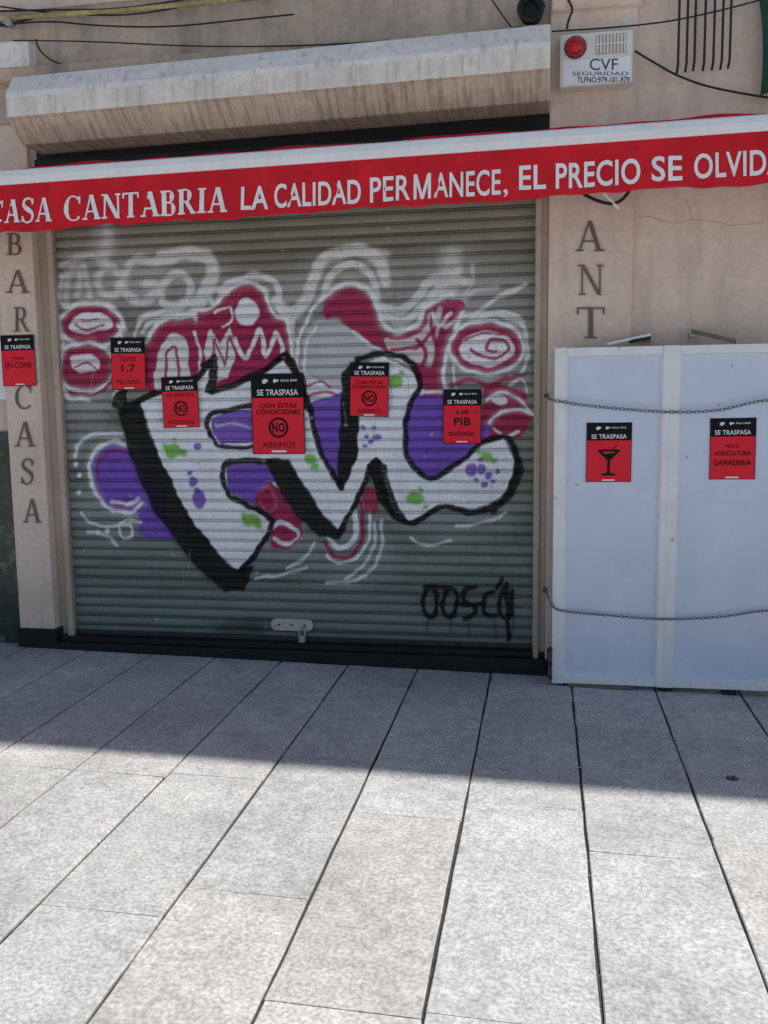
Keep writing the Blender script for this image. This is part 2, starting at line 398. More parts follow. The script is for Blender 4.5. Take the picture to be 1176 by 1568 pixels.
def pth(pts,sm,closed):
    P=[Vector((*S(p),0)) for p in pts]
    if sm: P=crom(P,6,closed)
    P=np.array([(p.x,p.y) for p in P])
    if closed: P=np.vstack([P,P[:1]])
    return P
def dist(P,x,z):
    d=np.full(len(x),9.0)
    for a,b in zip(P[:-1],P[1:]):
        ab=b-a; l=ab@ab
        if l<1e-12: continue
        t=np.clip(((x-a[0])*ab[0]+(z-a[1])*ab[1])/l,0,1)
        d=np.minimum(d,(x-a[0]-ab[0]*t)**2+(z-a[1]-ab[1]*t)**2)
    return np.sqrt(d)
def apply(idx,a,col):
    a=np.clip(a,0,1)*(1-.14*groove[idx])
    a=a*(.94+.06*rnd[idx])
    COL[idx]=COL[idx]*(1-a[:,None])+np.array(col)[None]*a[:,None]
def sel(P,m):
    return np.nonzero((wx>P[:,0].min()-m)&(wx<P[:,0].max()+m)&(wz>P[:,1].min()-m)&(wz<P[:,1].max()+m))[0]
def ss(x): x=np.clip(x,0,1); return x*x*(3-2*x)
def stroke(pts,w,col=WHITE,al=1,soft=3,sm=True,closed=False):
    P=pth(pts,sm,closed); w*=K/2; soft=soft*K; idx=sel(P,w+soft)
    if len(idx)==0: return
    d=dist(P,wx[idx],wz[idx]); apply(idx,al*ss((w+soft/2-d)/soft),col)
def fill(pts,col,al=1,soft=3,sm=True):
    P=pth(pts,sm,True); soft*=K; idx=sel(P,soft); x=wx[idx];z=wz[idx]
    ins=np.zeros(len(x),bool)
    for a,b in zip(P[:-1],P[1:]):
        if a[1]==b[1]: continue
        c=((a[1]>z)!=(b[1]>z))&(x<(b[0]-a[0])*(z-a[1])/(b[1]-a[1])+a[0]); ins^=c
    d=dist(P,x,z)*np.where(ins,1,-1); apply(idx,al*ss((d+soft/2)/soft),col)
def ell(cx,cy,rx,ry,n=14,a0=0,a1=360): 
    return [(cx+rx*math.cos(math.radians(a0+(a1-a0)*k/n)),cy+ry*math.sin(math.radians(a0+(a1-a0)*k/n))) for k in range(n+(a1-a0<360))]
def dot(cx,cy,rx,ry=None,col=PUR,soft=6,al=.9): fill(ell(cx,cy,rx,ry or rx),col,al,soft)
def haze(cx,cy,rx,ry,al=.25,col=GREY): fill(ell(cx,cy,rx,ry),col,al,min(rx,ry)*1.3)
def outl(pts,w=5,al=.98,closed=False):   # sprayed outline with overspray
    stroke(pts,w*2.2,LG,.28,w*2.5,True,closed); stroke(pts,w*1.08,WHITE,al,3,True,closed)
for a in ((170,420,90,40,.35),(260,430,90,50,.3),(400,460,80,40,.3),(540,430,90,45,.3),(690,440,60,60,.35),(760,520,70,90,.3),(130,560,50,110,.3),(600,540,120,90,.3),(160,370,20,40,.5),(540,850,70,50,.2),(170,790,60,40,.2),(700,800,90,30,.2),(420,800,60,50,.25)): haze(*a)
for pts,w,al,so in (
 ([(102,462),(104,424),(116,412)],12,.6,10),([(120,450),(128,410),(138,455)],11,.65,10),([(97,405),(130,392),(160,398)],9,.6,9),
 (ell(168,432,17,22,10),13,.75,10),([(238,402),(208,398),(190,425),(198,455),(228,460),(240,440),(222,434)],14,.8,9),
 ([(245,398),(285,388),(318,395),(326,420),(312,450),(300,478)],21,.9,8),([(252,465),(248,440),(268,420),(290,428),(290,452),(270,470),(250,462)],12,.85,6),
 ([(215,490),(245,478),(285,468),(305,455),(330,442),(350,452)],10,.9,6),([(218,510),(235,492),(270,482),(300,480)],7,.9,4),
 ([(335,462),(345,440),(370,426),(400,422),(424,438),(430,475),(440,500)],10,.98,4),([(350,470),(375,445),(400,447),(410,475)],6,.9,4),
 ([(425,462),(445,480),(465,465),(480,430),(492,402),(520,388),(555,385),(582,400),(590,430)],18,.95,8),
 ([(497,455),(508,420),(535,405),(562,414),(575,440),(580,470),(600,490),(630,486),(655,460),(672,440)],11,.95,5),
 ([(478,440),(484,408),(510,386),(550,378),(592,390)],10,.5,10),
 ([(585,470),(612,476),(640,455),(660,430),(690,425),(712,430)],13,.9,7),([(690,395),(688,450)],30,.65,22),([(165,355),(160,400)],18,.55,16),
 ([(720,492),(735,475),(765,455),(805,436)],7,.92,5),([(715,500),(740,485),(775,478),(800,492)],6,.92,4),([(700,470),(730,445),(760,440)],7,.7,7),
 ([(95,425),(92,460),(110,468),(150,462),(175,470)],8,.85,6),([(330,470),(318,450)],7,.8,5),([(440,480),(446,510),(440,540)],6,.85,4),
 ([(660,470),(640,500),(612,504)],8,.8,5),([(705,412),(680,440),(668,470)],8,.7,6),([(725,405),(720,440),(700,462)],7,.6,6),
 ([(448,500),(452,480),(470,468)],6,.8,4),([(452,520),(446,490),(430,462)],5,.7,4),([(205,520),(212,500),(225,485)],6,.8,4)):
    stroke(pts,w,LG,al,so)
for cx,cy,rx,ry in ((140,498,44,30),(132,562,40,34)):
    dot(cx,cy,rx,ry,MAG,3,1); outl(ell(cx,cy,rx+4,ry+4,12),5,.95,True)
fill([(112,490),(135,478),(165,484),(172,500),(140,510),(110,507)],WHITE,.95,3)
stroke([(118,498),(135,505),(160,498)],4,MAG,.9,2); stroke([(125,490),(150,490)],3,MAG,.8,2)
fill([(108,550),(130,542),(152,550),(150,566),(120,570)],WHITE,.9,3); stroke([(115,562),(135,556),(150,566)],4,MAG,.9,2)
stroke([(100,600),(130,605),(160,598),(175,575)],6,MAG,.9,2)
outl([(98,480),(90,500),(98,530),(92,570),(105,608),(135,612)],5)
outl([(182,500),(192,540),(182,590),(178,610),(198,628)],5,.9)
stroke([(172,470),(186,485),(192,505)],5,LG,.85,4)
stroke([(100,470),(130,462),(165,466)],4,LG,.85,3)
fill([(225,522),(245,498),(285,488),(314,498),(322,540),(318,590),(262,605),(228,602)],MAG,1,4)
fill([(240,600),(243,545),(262,512),(285,520),(290,560),(288,600)],LG,.98,3)
stroke([(255,598),(256,545),(268,530),(274,560),(274,600)],5,MAG,.95,2); outl([(220,530),(245,494),(288,484),(312,494)],6)
stroke([(300,510),(308,550),(302,590)],5,WHITE,.9,3)
fill([(303,478),(328,474),(345,455),(372,438),(402,446),(415,482),(438,495),(446,545),(440,575),(320,592),(310,540)],MAG,1,4)
outl([(300,476),(326,470),(345,450),(372,434),(404,443),(418,480),(440,492),(448,545)],5)
dot(379,478,18,21,WHITE,4,1)
fill([(312,540),(322,505),(338,525),(352,500),(362,540),(350,580),(325,585)],LG,.98,3,False)
stroke([(320,585),(330,520),(345,560),(352,515),(372,560)],4,MAG,.95,2,False)
stroke([(360,520),(378,548),(398,505),(408,545),(424,510),(436,550)],7,WHITE,.98,3)
stroke([(368,502),(392,500),(398,490)],5,MAG,.9,2); stroke([(330,480),(352,470),(356,490),(340,500)],4,WHITE,.9,2)
fill([(462,560),(468,510),(490,490),(530,498),(568,530),(560,545),(532,560),(525,600),(470,606)],GREY,.97,5)
fill([(498,458),(536,440),(566,455),(582,498),(608,514),(642,500),(655,472),(690,458),(712,465),(700,500),(685,545),(680,605),(622,608),(636,570),(600,545),(556,520),(520,488),(500,486)],MAG,1,4)
fill([(590,520),(625,520),(650,500),(660,478),(678,474),(668,520),(660,560),(640,555),(600,540)],LG,.85,5)
stroke([(640,520),(652,540),(640,580)],7,MAG,.98,2); stroke([(600,535),(640,530),(668,500)],6,MAG,.98,2); stroke([(668,470),(660,500),(670,530)],6,MAG,.95,2)
stroke([(540,508),(570,530),(600,545),(632,560)],5,WHITE,.95,3); stroke([(664,480),(672,500),(690,480)],5,WHITE,.85,3)
outl([(458,590),(456,530),(472,488),(496,455),(535,434),(570,450),(586,494),(610,508),(640,495),(655,465),(692,452)],6)
stroke([(470,598),(468,535),(485,500)],4,WHITE,.95,2)
outl([(682,602),(680,560),(692,520),(708,478)],6,.95); stroke([(700,600),(694,560),(704,520)],4,LG,.8,3)
fill([(468,575),(500,590),(524,598),(522,612),(470,620)],WHITE,.95,3); stroke([(470,608),(500,600),(522,607)],5,MAG,.9,2); stroke([(462,575),(468,590),(465,610)],5,MAG,.9,2)
stroke([(470,590),(490,585),(505,592)],4,MAG,.9,2)
dot(745,532,54,38,MAG,4,1); dot(746,534,42,27,WHITE,4,1)
outl(ell(745,532,57,41,14),5,.98,True)
stroke([(722,534),(735,545),(760,548),(778,535),(770,520),(750,522),(745,535),(758,538)],5,MAG,.95,2); stroke([(712,520),(735,512),(770,512)],4,MAG,.9,2)
stroke([(682,500),(700,490),(730,482),(770,484),(800,500),(808,535),(800,570),(780,590)],6,LG,.95,4)
fill([(742,596),(762,588),(800,600),(814,632),(800,665),(770,672),(742,664)],MAG,1,4)
outl([(745,612),(770,600),(795,612),(812,630)],4); outl([(745,655),(768,630),(800,628),(818,636)],4)
stroke([(780,575),(800,582),(806,600)],4,LG,.85,3); stroke([(692,590),(720,582),(750,590),(775,580),(800,575)],7,MAG,.9,4)
stroke([(756,655),(775,668),(795,660)],4,WHITE,.9,3); dot(765,612,13,8,WHITE,4,.9)
fill([(143,706),(165,684),(202,684),(222,720),(252,770),(268,822),(216,818),(212,786),(172,778),(150,748)],PUR,1,4)
outl([(205,684),(170,676),(143,696),(140,735),(165,776),(200,784),(218,770)],6)
stroke([(200,694),(172,690),(152,708),(152,735)],4,MAG,.9,3); stroke([(172,766),(195,772),(212,764)],7,WHITE,.95,3)
stroke([(178,772),(192,775)],4,MAG,.9,2)
outl([(116,698),(122,678),(150,664),(186,664)],5,.9); stroke([(126,785),(140,800),(168,806),(196,802)],5,LG,.9,3)
stroke([(200,800),(204,820),(188,822),(184,805),(196,795),(216,800)],5,LG,.95,2); stroke([(224,820),(245,822),(262,818)],5,PUR,.9,3)
for c in ((122,728),(122,755),(165,812),(150,815),(118,710)): dot(c[0],c[1],4,4,WHITE,3,.95)
fill([(618,606),(660,604),(690,606),(700,640),(748,650),(742,674),(700,706),(665,730),(640,720),(622,690)],PUR,1,3)
stroke([(618,604),(660,600),(690,606)],7,WHITE,.95,4); stroke([(650,604),(690,604)],5,MAG,.8,3)
fill([(388,752),(410,735),(432,750),(444,775),(462,800),(450,832),(418,838),(412,800),(396,786)],MAG,1,3)
stroke([(398,752),(415,748),(424,770),(410,784),(398,770)],6,WHITE,.98,2); stroke([(412,812),(430,800),(450,808),(460,822),(440,832),(420,826)],7,WHITE,.98,3)
stroke([(418,834),(440,838),(462,820),(458,800)],4,MAG,.9,2); stroke([(392,750),(412,736),(430,748)],4,WHITE,.9,2)
stroke([(498,830),(512,850),(535,852),(552,832),(556,800),(552,770)],6,MAG,.98,2); stroke([(505,822),(518,838),(536,834),(546,810),(542,785),(530,795)],9,WHITE,.98,3)
stroke([(500,850),(520,862),(550,850),(566,820),(566,780)],5,WHITE,.95,3)
fill([(556,752),(572,745),(582,765),(575,785),(560,782)],MAG,.9,4)
for pts in ([(545,890),(572,868),(585,835),(584,798)],[(530,886),(560,862),(574,830),(574,800)],[(500,892),(535,890),(560,882)],[(630,822),(650,835),(690,828)],[(440,870),(465,856),(482,830)],[(392,885),(430,880),(470,868)],[(700,806),(740,800),(775,785)],[(135,815),(160,818),(180,835)]):
    stroke(pts,5,LG,.85,4)
# white letter bodies
fill([(216,617),(262,598),(300,586),(322,556),(328,596),(400,578),(436,548),(456,575),(470,615),(490,690),(522,752),(548,700),(549,560),(590,546),(634,570),(640,596),(619,640),(620,690),(640,724),(666,733),(700,712),(742,680),(770,672),(788,703),(778,748),(748,774),(715,778),(680,772),(650,787),(626,797),(603,780),(575,708),(545,765),(518,810),(480,770),(440,704),(400,706),(346,709),(350,757),(398,786),(416,800),(386,850),(366,872),(340,852),(290,790),(245,700)],WHITE,1,2,False)
fill([(324,642),(345,632),(394,626),(402,650),(402,676),(340,680),(326,664)],PUR,.99,2,False)
stroke([(332,652),(355,648),(385,655)],4,LG,.5,4)
fill([(348,712),(408,710),(425,735),(402,745),(388,772),(366,760),(353,752)],PUR,.98,2,False)
fill([(388,772),(400,748),(418,742),(432,760),(420,790),(408,785)],MAG,.95,3,False)
fill([(472,618),(524,600),(522,745),(490,690)],PUR,.99,2,False)
# black
fill([(181,628),(216,614),(224,650),(245,700),(290,790),(343,857),(366,874),(392,862),(374,905),(345,905),(300,868),(235,780),(200,700)],BLK,1,4,False)
fill([(405,702),(442,702),(472,750),(502,798),(520,812),(532,806),(520,826),(492,822),(455,792),(425,745)],BLK,1,4,False)
fill([(524,570),(552,546),(551,640),(547,702),(524,754),(516,738),(521,650)],BLK,1,3,False)
fill([(562,712),(575,700),(592,712),(600,752),(614,780),(628,802),(602,794),(580,768)],BLK,1,3,False)
fill([(306,560),(330,540),(336,560),(329,604),(314,600),(322,566)],BLK,1,3,False)
fill([(415,562),(438,536),(454,552),(478,640),(466,626),(448,572),(436,552)],BLK,1,3,False)
fill([(172,620),(182,598),(196,596),(196,616),(214,612),(200,634)],BLK,.97,3)
for pts,w in (([(190,626),(216,612),(262,594),(300,580),(322,556)],10),([(326,600),(360,588),(400,570),(436,545)],11),([(455,572),(472,612),(490,688),(524,748)],9),
 ([(548,550),(590,541),(630,556),(643,590),(626,625),(621,665),(624,698),(642,724),(666,731),(700,710),(742,677),(770,668),(787,685),(792,712),(780,750),(752,778),(715,784),(680,775),(652,790),(626,801),(602,787),(586,748),(575,706),(548,764),(520,814)],9),
 ([(322,668),(318,648),(326,634),(360,626),(394,618)],9),([(322,664),(336,682),(370,685),(404,682)],7),([(412,706),(346,710),(349,755),(372,770),(400,784),(418,800),(390,850),(366,877)],9)):
    stroke(pts,w,BLK,1,3)
stroke([(790,690),(797,715),(786,752),(755,783)],9,BLK,.95,4)
for pts in ([(181,628),(200,700),(235,780),(300,868),(345,905)],[(425,745),(455,792),(492,822)]): stroke(pts,3,BLK,.35,14)
stroke([(160,628),(178,640)],3,lin((40,90,110)),.6,3)
for c in ((265,690,13,12),(280,694,7,6),(385,796,15,10),(396,804,6,5),(605,584,12,10),(635,763,14,10),(745,698,10,8),(476,702,10,8),(482,714,7,6),(756,705,5,5),(645,750,4,4),(375,788,5,4),(652,776,4,4),(254,684,5,5),(268,672,3,3),(615,572,4,4),(732,692,4,4)): dot(c[0],c[1],c[2],c[3],GRN,6,.95)
for c in ((306,764,10,14),(296,738,7,8),(722,720,9,10),(738,718,7,8),(749,728,6,6),(742,742,6,5),(578,670,7,5),(562,668,4,4),(569,676,5,4),(560,682,4,3),(556,655,4,3),(756,738,4,4),(302,752,5,5),(304,683,6,6),(730,735,4,4),(762,722,4,4),(572,655,4,3),(292,724,4,4),(735,704,4,4)): dot(c[0],c[1],c[2],c[3],PUR,4,.95)
for pts in ([(652,905),(648,925),(652,942),(664,942),(670,920),(664,903),(652,903)],[(684,903),(678,925),(684,944),(697,938),(700,915),(692,900),(682,906)],[(728,898),(712,903),(710,918),(726,928),(728,940),(712,946)],[(702,925),(735,925)],[(756,905),(742,915),(742,938),(758,942)],[(772,900),(764,925),(768,944),(782,940),(784,905)],[(775,893),(778,950),(779,978)],[(762,900),(768,885)],[(650,898),(690,900)]): stroke(pts,7.5,BLK,1,3)
for x,y0,y1 in ((655,945,966),(690,945,968),(718,946,972),(758,945,975),(786,940,968)): stroke([(x,y0),(x,y1)],4,BLK,.5,6)
haze(715,925,75,30,.3,BLK); haze(370,962,40,14,.45,BLK); haze(395,955,30,12,.3,BLK)
for k in range(90):
    cx=random.uniform(100,815); cy=random.uniform(350,970); dot(cx,cy,random.uniform(1,3),random.uniform(1,2),random.choice([lin((70,60,50)),lin((200,200,195))]),3,.6)
for k in range(26):
    cx=random.uniform(100,815); cy=random.uniform(360,930); stroke([(cx,cy),(cx+random.uniform(-14,14),cy+random.uniform(10,60))],1.5,random.choice([lin((70,68,60)),lin((190,190,185))]),.35,2)
COL*=(1-.45*crease_shade)[:,None]  # thin shade lines painted into the slat creases, over the graffiti too
rgba=np.ones((len(PX),4),dtype=np.float32); rgba[:,:3]=COL
ca=me.color_attributes.new('Paint','FLOAT_COLOR','POINT'); ca.data.foreach_set('color',rgba.ravel())
SH=[slats]
SH.append(box('bottom_rail',sx0,sx1,.082,.115,zl-.012,zl+.022,M['dark_steel'],.004))
lx0,lz0=W(416,964,.085); lx1,lz1=W(480,948,.085)
def rounded_plate(name,x0,x1,z0,z1,y,th,r,mat_):
    pts=[]
    for cx,cz,a in ((x1-r,z0+r,-90),(x1-r,z1-r,0),(x0+r,z1-r,90),(x0+r,z0+r,180)):
        for k in range(7):
            t=math.radians(a+15*k); pts.append((cx+r*math.cos(t),cz+r*math.sin(t)))
    n=len(pts); v=[(p[0],y,p[1]) for p in pts]+[(p[0],y+th,p[1]) for p in pts]
    f=[tuple(range(n)),tuple(range(n,2*n))[::-1]]+[(k,k+n,(k+1)%n+n,(k+1)%n) for k in range(n)]
    return new_obj(name,v,f,mat_)
M['lock_plate']=mat('lock_plate',(.50,.48,.44),.45,.1,20,.1,60,metal=.3,wear=(30,.6,(.2,.14,.1),.6))
LY=.068
SH.append(rounded_plate('lock_plate',lx0,lx1,lz0,lz1,LY,.02,(lz1-lz0)*.48,M['lock_plate']))
zc2=(lz0+lz1)/2
for fx in (.2,.5,.8): SH.append(cyl('lock_plate_hole',(lx0+(lx1-lx0)*fx,LY-.001,zc2),.007,.006,'y',M['dark_steel'],14))
kx,kz=W(463,972,.06)
SH.append(tube('padlock_shackle',[(kx-.018,.055,kz),(kx-.018,.055,kz+.045),(kx+.018,.055,kz+.045),(kx+.018,.055,kz)],.006,M['steel']))
SH.append(cyl('padlock_body',(kx,.05,kz-.022),.026,.045,'z',M['steel'],24,.005))
for fx in (.06,.94):
    bx=sx0+(sx1-sx0)*fx; SH.append(box('end_bolt',bx-.03,bx+.03,.07,.084,zl-.002,zl+.014,M['dark_steel'],.003))
group('roller_shutter',SH)

# ================================================================= AWNING
AY=-.40
ax0=W(-260,300,AY)[0]; ax1=W(1500,200,AY)[0]
pL=W(0,262,AY); pR=W(1176,175,AY); at=(pR[1]-pL[1])/(pR[0]-pL[0])
def az(x): return pL[1]+at*(x-pL[0])
bh=W(0,262,AY)[1]-W(0,285,AY)[1]
def vy(x,z):
    h=max(0,(az(x)-bh-z))
    return AY-.012+.012*math.sin(x*5.2+1)*h*3.4+.008*math.sin(x*11.3)*h*3.2 + .006*math.sin(x*23+4*z)*h*2.5+.0025*math.sin(x*47+z*30)*min(1,h*12)
def vbot(x):
    a=W(0,357,AY);c=W(1176,281,AY)
    z=a[1]+(c[1]-a[1])*(x-a[0])/(c[0]-a[0])
    return z+.007*math.sin(x*4.7)+.005*math.sin(x*12.1+.5)+.003*math.sin(x*31)
A=[]
nv=520;hv=16;V=[];Fc=[]
for k in range(nv+1):
    x=ax0+(ax1-ax0)*k/nv
    for j in range(hv+1):
        z=az(x)-bh+.01+(vbot(x)-az(x)+bh-.01)*j/hv
        V.append((x,vy(x,z),z))
for k in range(nv):
    for j in range(hv):
        a=k*(hv+1)+j; Fc.append((a,a+1,a+hv+2,a+hv+1))
val=new_obj('valance',V,Fc,M['red_canvas'],True); m=val.modifiers.new('s','SOLIDIFY'); m.thickness=.0012; m.offset=1
A.append(val)
V=[];Fc=[]
for k in range(nv+1):
    x=ax0+(ax1-ax0)*k/nv; zb_=vbot(x); y=vy(x,zb_)
    V+=[(x,y-.0022,zb_+.0),(x,y-.0022,zb_+.018)]
for k in range(nv): Fc.append((2*k,2*k+1,2*k+3,2*k+2))
A.append(new_obj('valance_hem',V,Fc,M['red_canvas'],True))
def bar(name,prof,mt): 
    return extrude_x(name,[(p[0],p[1]+az(ax0)) for p in prof],ax0,ax1,mt,tilt=at,bev=.004)
A.append(bar('front_bar',[(AY-.02,-bh*.1),(AY-.028,-bh*.5),(AY-.02,-bh),(AY+.04,-bh),(AY+.04,0),(AY-.01,0)],M['white_metal']))
V=[];Fc=[];n=14;nn=260
for k in range(nn+1):
    x=ax0+(ax1-ax0)*k/nn
    for j in range(n):
        a=2*math.pi*j/n; r=.045+.004*math.sin(x*6+a*2)+.003*math.sin(x*17)
        V.append((x,AY+.075+r*1.35*math.cos(a),az(x)-.017+r*math.sin(a)+.004*math.sin(x*9)))
for k in range(nn):
    for j in range(n):
        a=k*n+j;b=k*n+(j+1)%n; Fc.append((a,b,b+n,a+n))
A.append(new_obj('canvas_roll',V,Fc,M['red_canvas'],True))
for px_ in (60,560,930,1300):
    x=W(px_,300,AY)[0]
    A.append(box('wall_bracket',x-.03,x+.03,AY+.03,.02,az(x)-.10,az(x)-.06,M['dark_steel'],.004))
def zt(x): return az(x)-.12
A.append(tube('folding_arm',[(XR+.08,-.02,zt(0)-.0),(-.9,-.30,zt(-.9)),(-1.9,-.12,zt(-1.9))],.016,M['white_metal'],smoothpath=False))
a1=W(893,318,-.15);a2=W(958,318,-.15)
A.append(tube('arm_elbow',[(a1[0],-.2,a1[1]+.06),(a1[0]+.08,-.2,a1[1]+.01),(a2[0]-.02,-.2,a2[1]+.01),(a2[0]+.02,-.2,a2[1]+.09)],.009,M['cable']))
A.append(tube('arm_strut',[(W(925,296,-.2)[0],-.2,W(925,296,-.2)[1]),(W(948,320,-.2)[0],-.2,W(948,320,-.2)[1])],.010,M['white_metal'],smoothpath=False))
tf=lambda x,z: vy(x,z)-.0045
A.append(serif_text('text_casa','CASA',(-14,82,309,344,303,340,AY),tf,M['white_text'],B=.20,T=.075))
A.append(serif_text('text_cantabria','CANTABRIA',(99,350,302,339,287,326,AY),tf,M['white_text'],B=.20,T=.075,gap=.05))
A.append(serif_text('text_m','m',(634,661,268.3,307.0,266.6,305.3,AY),tf,M['white_text']))
for s,x0,x1,t0,b0_,t1,b1_,bo in (('LA',371,412,287,323,285,321,.018),('CALIDAD',421,553,283,320,275,312,.018),('PER',567,629,273,311,268.8,307.2,.012),('ANECE',665,767,266.2,305,260,300,.014),(',',771,778,291,303,291,303,0),('EL',795,836,255,292,253,290,.018),('PRECIO',851,980,251,290,243,283,.018),('SE',997,1044,241,280,239,278,.018),('OLVIDA',1062,1200,237,276,228,268,.018)):
    q=[W(x0,b0_,AY),W(x1,b1_,AY),W(x0,t0,AY),W(x1,t1,AY)]
    A.append(sans('text_'+s.lower().replace(',','comma'),s,*q,tf,M['white_text'],bold=bo))
group('awning',A)

# ================================================================= WALL LETTERS
yl=lambda x,z:-.008
def vletter(nm,ch,x0,x1,t,b):
    return serif_text(nm,ch,(x0,x1,t,b,t,b,0),yl,M['letter_bronze'],B=.12,T=.045,thick=.006)
group('wall_lettering',[vletter('letter_b','B',11,35,358,391),vletter('letter_a','A',10,46,414,449),vletter('letter_r','R',22,46,471,508),vletter('letter_c','C',24,50,590,626),vletter('letter_a2','A',23,55,646,684),vletter('letter_s','S',33,53,703,741),vletter('letter_a3','A',36,64,764,800)])
group('wall_lettering',[vletter('letter_a','A',881,925,339,385),vletter('letter_n','N',885,925,406,452),vletter('letter_t','T',882,927,471,518)])

# ================================================================= POSTERS
def poster(px0,py0,px1,py1,y,lines,head=.30,rot=0):
    x0,zb_=W(px0,py1,y); x1,_=W(px1,py1,y); _,zt_=W((px0+px1)/2,py0,y); _,zb_=W((px0+px1)/2,py1,y)
    w=x1-x0;h=zt_-zb_; K_=[]
    nx_,nz_=8,10
    sd=random.random()*6
    cf=lambda x,z: y-.0015-.003*(.5+.5*math.sin((x-x0)/w*5+sd))-.004*max(0,(abs((x-x0)/w-.5)*2))**6
    def sheet(nm,xa,xb,za_,zb2,off,mt):
        V=[];Fc=[]
        for i_ in range(nx_+1):
            for j_ in range(nz_+1):
                x=xa+(xb-xa)*i_/nx_; z=za_+(zb2-za_)*j_/nz_; V.append((x,cf(x,z)-off,z))
        for i_ in range(nx_):
            for j_ in range(nz_):
                a=i_*(nz_+1)+j_; Fc.append((a,a+nz_+1,a+nz_+2,a+1))
        return new_obj(nm,V,Fc,mt,True)
    zh=zt_-h*head
    K_.append(sheet('backing',x0,x1,zb_,zt_,0,M['paper_black']))
    K_.append(sheet('red_field',x0+w*.015,x1-w*.015,zb_+h*.012,zh,.001,M['paper_red']))
    K_.append(sheet('footer_strip',x0+w*.36,x1-w*.36,zb_+h*.02,zb_+h*.045,.002,M['paper_white']))
    def T(s,u0_,u1_,v0,v1,mt,bold=.03):
        xa=x0+w*u0_;xb=x0+w*u1_;za_=zb_+h*v0;zb2=zb_+h*v1
        K_.append(sans('text',s,(xa,za_),(xb,za_),(xa,zb2),(xb,zb2),lambda x,z:cf(x,z)-.0024,mt,bold))
    T('SE TRASPASA',.11,.89,1-head+.03,1-head+.105,M['paper_white'],.015)
    T('SALA BAR',.56,.88,.90,.93,M['paper_white'],.01)
    for (cu,cv,ru,rv) in ((.27,.915,.07,.025),(.25,.89,.05,.015),(.45,.91,.035,.03),(.50,.915,.03,.018)):
        n=10; V=[(x0+w*(cu+ru*math.cos(2*math.pi*i_/n)*(1 if i_%2 else .6)),0,zb_+h*(cv+rv*math.sin(2*math.pi*i_/n)*(1 if i_%2 else .7))) for i_ in range(n)]
        V=[(v[0],cf(v[0],v[2])-.0024-.0003*ru*10,v[2]) for v in V]
        K_.append(new_obj('logo',V,[tuple(range(n))],M['paper_white']))
    for ln in lines:
        if ln[0]=='NO':
            _,cu,cv,ru=ln; n=32;V=[];Fc=[]
            for i_ in range(n):
                a=2*math.pi*i_/n
                for r in (ru,ru*.78): 
                    x=x0+w*cu+w*r*math.cos(a); z=zb_+h*cv+w*r*math.sin(a); V.append((x,cf(x,z)-.0022,z))
            for i_ in range(n):
                j_=(i_+1)%n; Fc.append((2*i_,2*j_,2*j_+1,2*i_+1))
            K_.append(new_obj('no_ring',V,Fc,M['paper_black']))
            dz=w*ru*.46/h
            T('NO',cu-ru*.64,cu+ru*.64,cv-dz,cv+dz,M['paper_black'],.03)
        elif ln[0]=='GLASS':
            P2=[(.26,.55),(.74,.55),(.74,.52),(.53,.36),(.53,.16),(.66,.13),(.66,.11),(.34,.11),(.34,.13),(.47,.16),(.47,.36),(.26,.52)]
            V=[(x0+w*p[0],0,zb_+h*p[1]) for p in P2]; V=[(v[0],cf(v[0],v[2])-.0022,v[2]) for v in V]
            K_.append(new_obj('cocktail_glass_print',V,[tuple(range(12))],M['paper_black']))
            P2=[(.36,.515),(.64,.515),(.60,.48),(.40,.48)]
            V=[(x0+w*p[0],0,zb_+h*p[1]) for p in P2]; V=[(v[0],cf(v[0],v[2])-.0030,v[2]) for v in V]
            K_.append(new_obj('cocktail_glass_inside',V,[(0,1,2,3)],M['paper_red']))
            P2=[(.50,.44),(.52,.44),(.68,.62),(.66,.63)]
            V=[(x0+w*p[0],0,zb_+h*p[1]) for p in P2]; V=[(v[0],cf(v[0],v[2])-.0036,v[2]) for v in V]
            K_.append(new_obj('straw_print',V,[(0,1,2,3)],M['paper_black']))
        else: T(ln[0],ln[1],ln[2],ln[3],ln[4],M['paper_black'],.02)
    e=group('poster',K_)
    if rot:
        c=Vector(((x0+x1)/2,y,(zb_+zt_)/2))
        e.matrix_world=Matrix.Translation(c)@Matrix.Rotation(math.radians(rot),4,'Y')@Matrix.Translation(-c)
    return e
SY=.080
poster(6,513,57,591,-.004,[('PAIS',.34,.66,.52,.57),('EN COMA',.10,.90,.35,.47)],.30)
poster(173,517,225,597,SY,[('SOMOS',.28,.72,.55,.63),('1.7',.30,.70,.35,.49),('MILLONES',.15,.85,.11,.195)],.30,1)
poster(251,577,306,655,SY,[('QUEREMOS',.12,.88,.60,.68),('NO',.5,.38,.20),('PODEMOS',.16,.84,.07,.15)],.28,-1)
poster(388,572,468,695,SY,[('CON ESTAS',.15,.85,.575,.635),('CONDICIONES',.08,.92,.495,.555),('NO',.5,.33,.19),('ABRIMOS',.19,.81,.08,.15)],.30,0)
poster(537,555,596,638,SY,[('CON ESTAS',.15,.85,.60,.665),('CONDICIONES',.07,.93,.52,.58),('NO',.5,.34,.20),('ABRIMOS',.19,.81,.07,.145)],.26,1.5)
poster(679,596,737,679,SY,[('6.2%',.34,.66,.54,.61),('PIB',.28,.72,.33,.48),('NACIONAL',.16,.84,.14,.22)],.30,.5)
PYp=-.165
poster(897,647,966,738,PYp,[('GLASS',)],.30,0)
poster(1085,640,1155,734,PYp,[('PESCA',.35,.65,.52,.57),('AGRICULTURA',.10,.90,.39,.465),('GANADERIA',.09,.91,.23,.32)],.30,-.5)
n0=W(-30,612);n1=W(5,520)
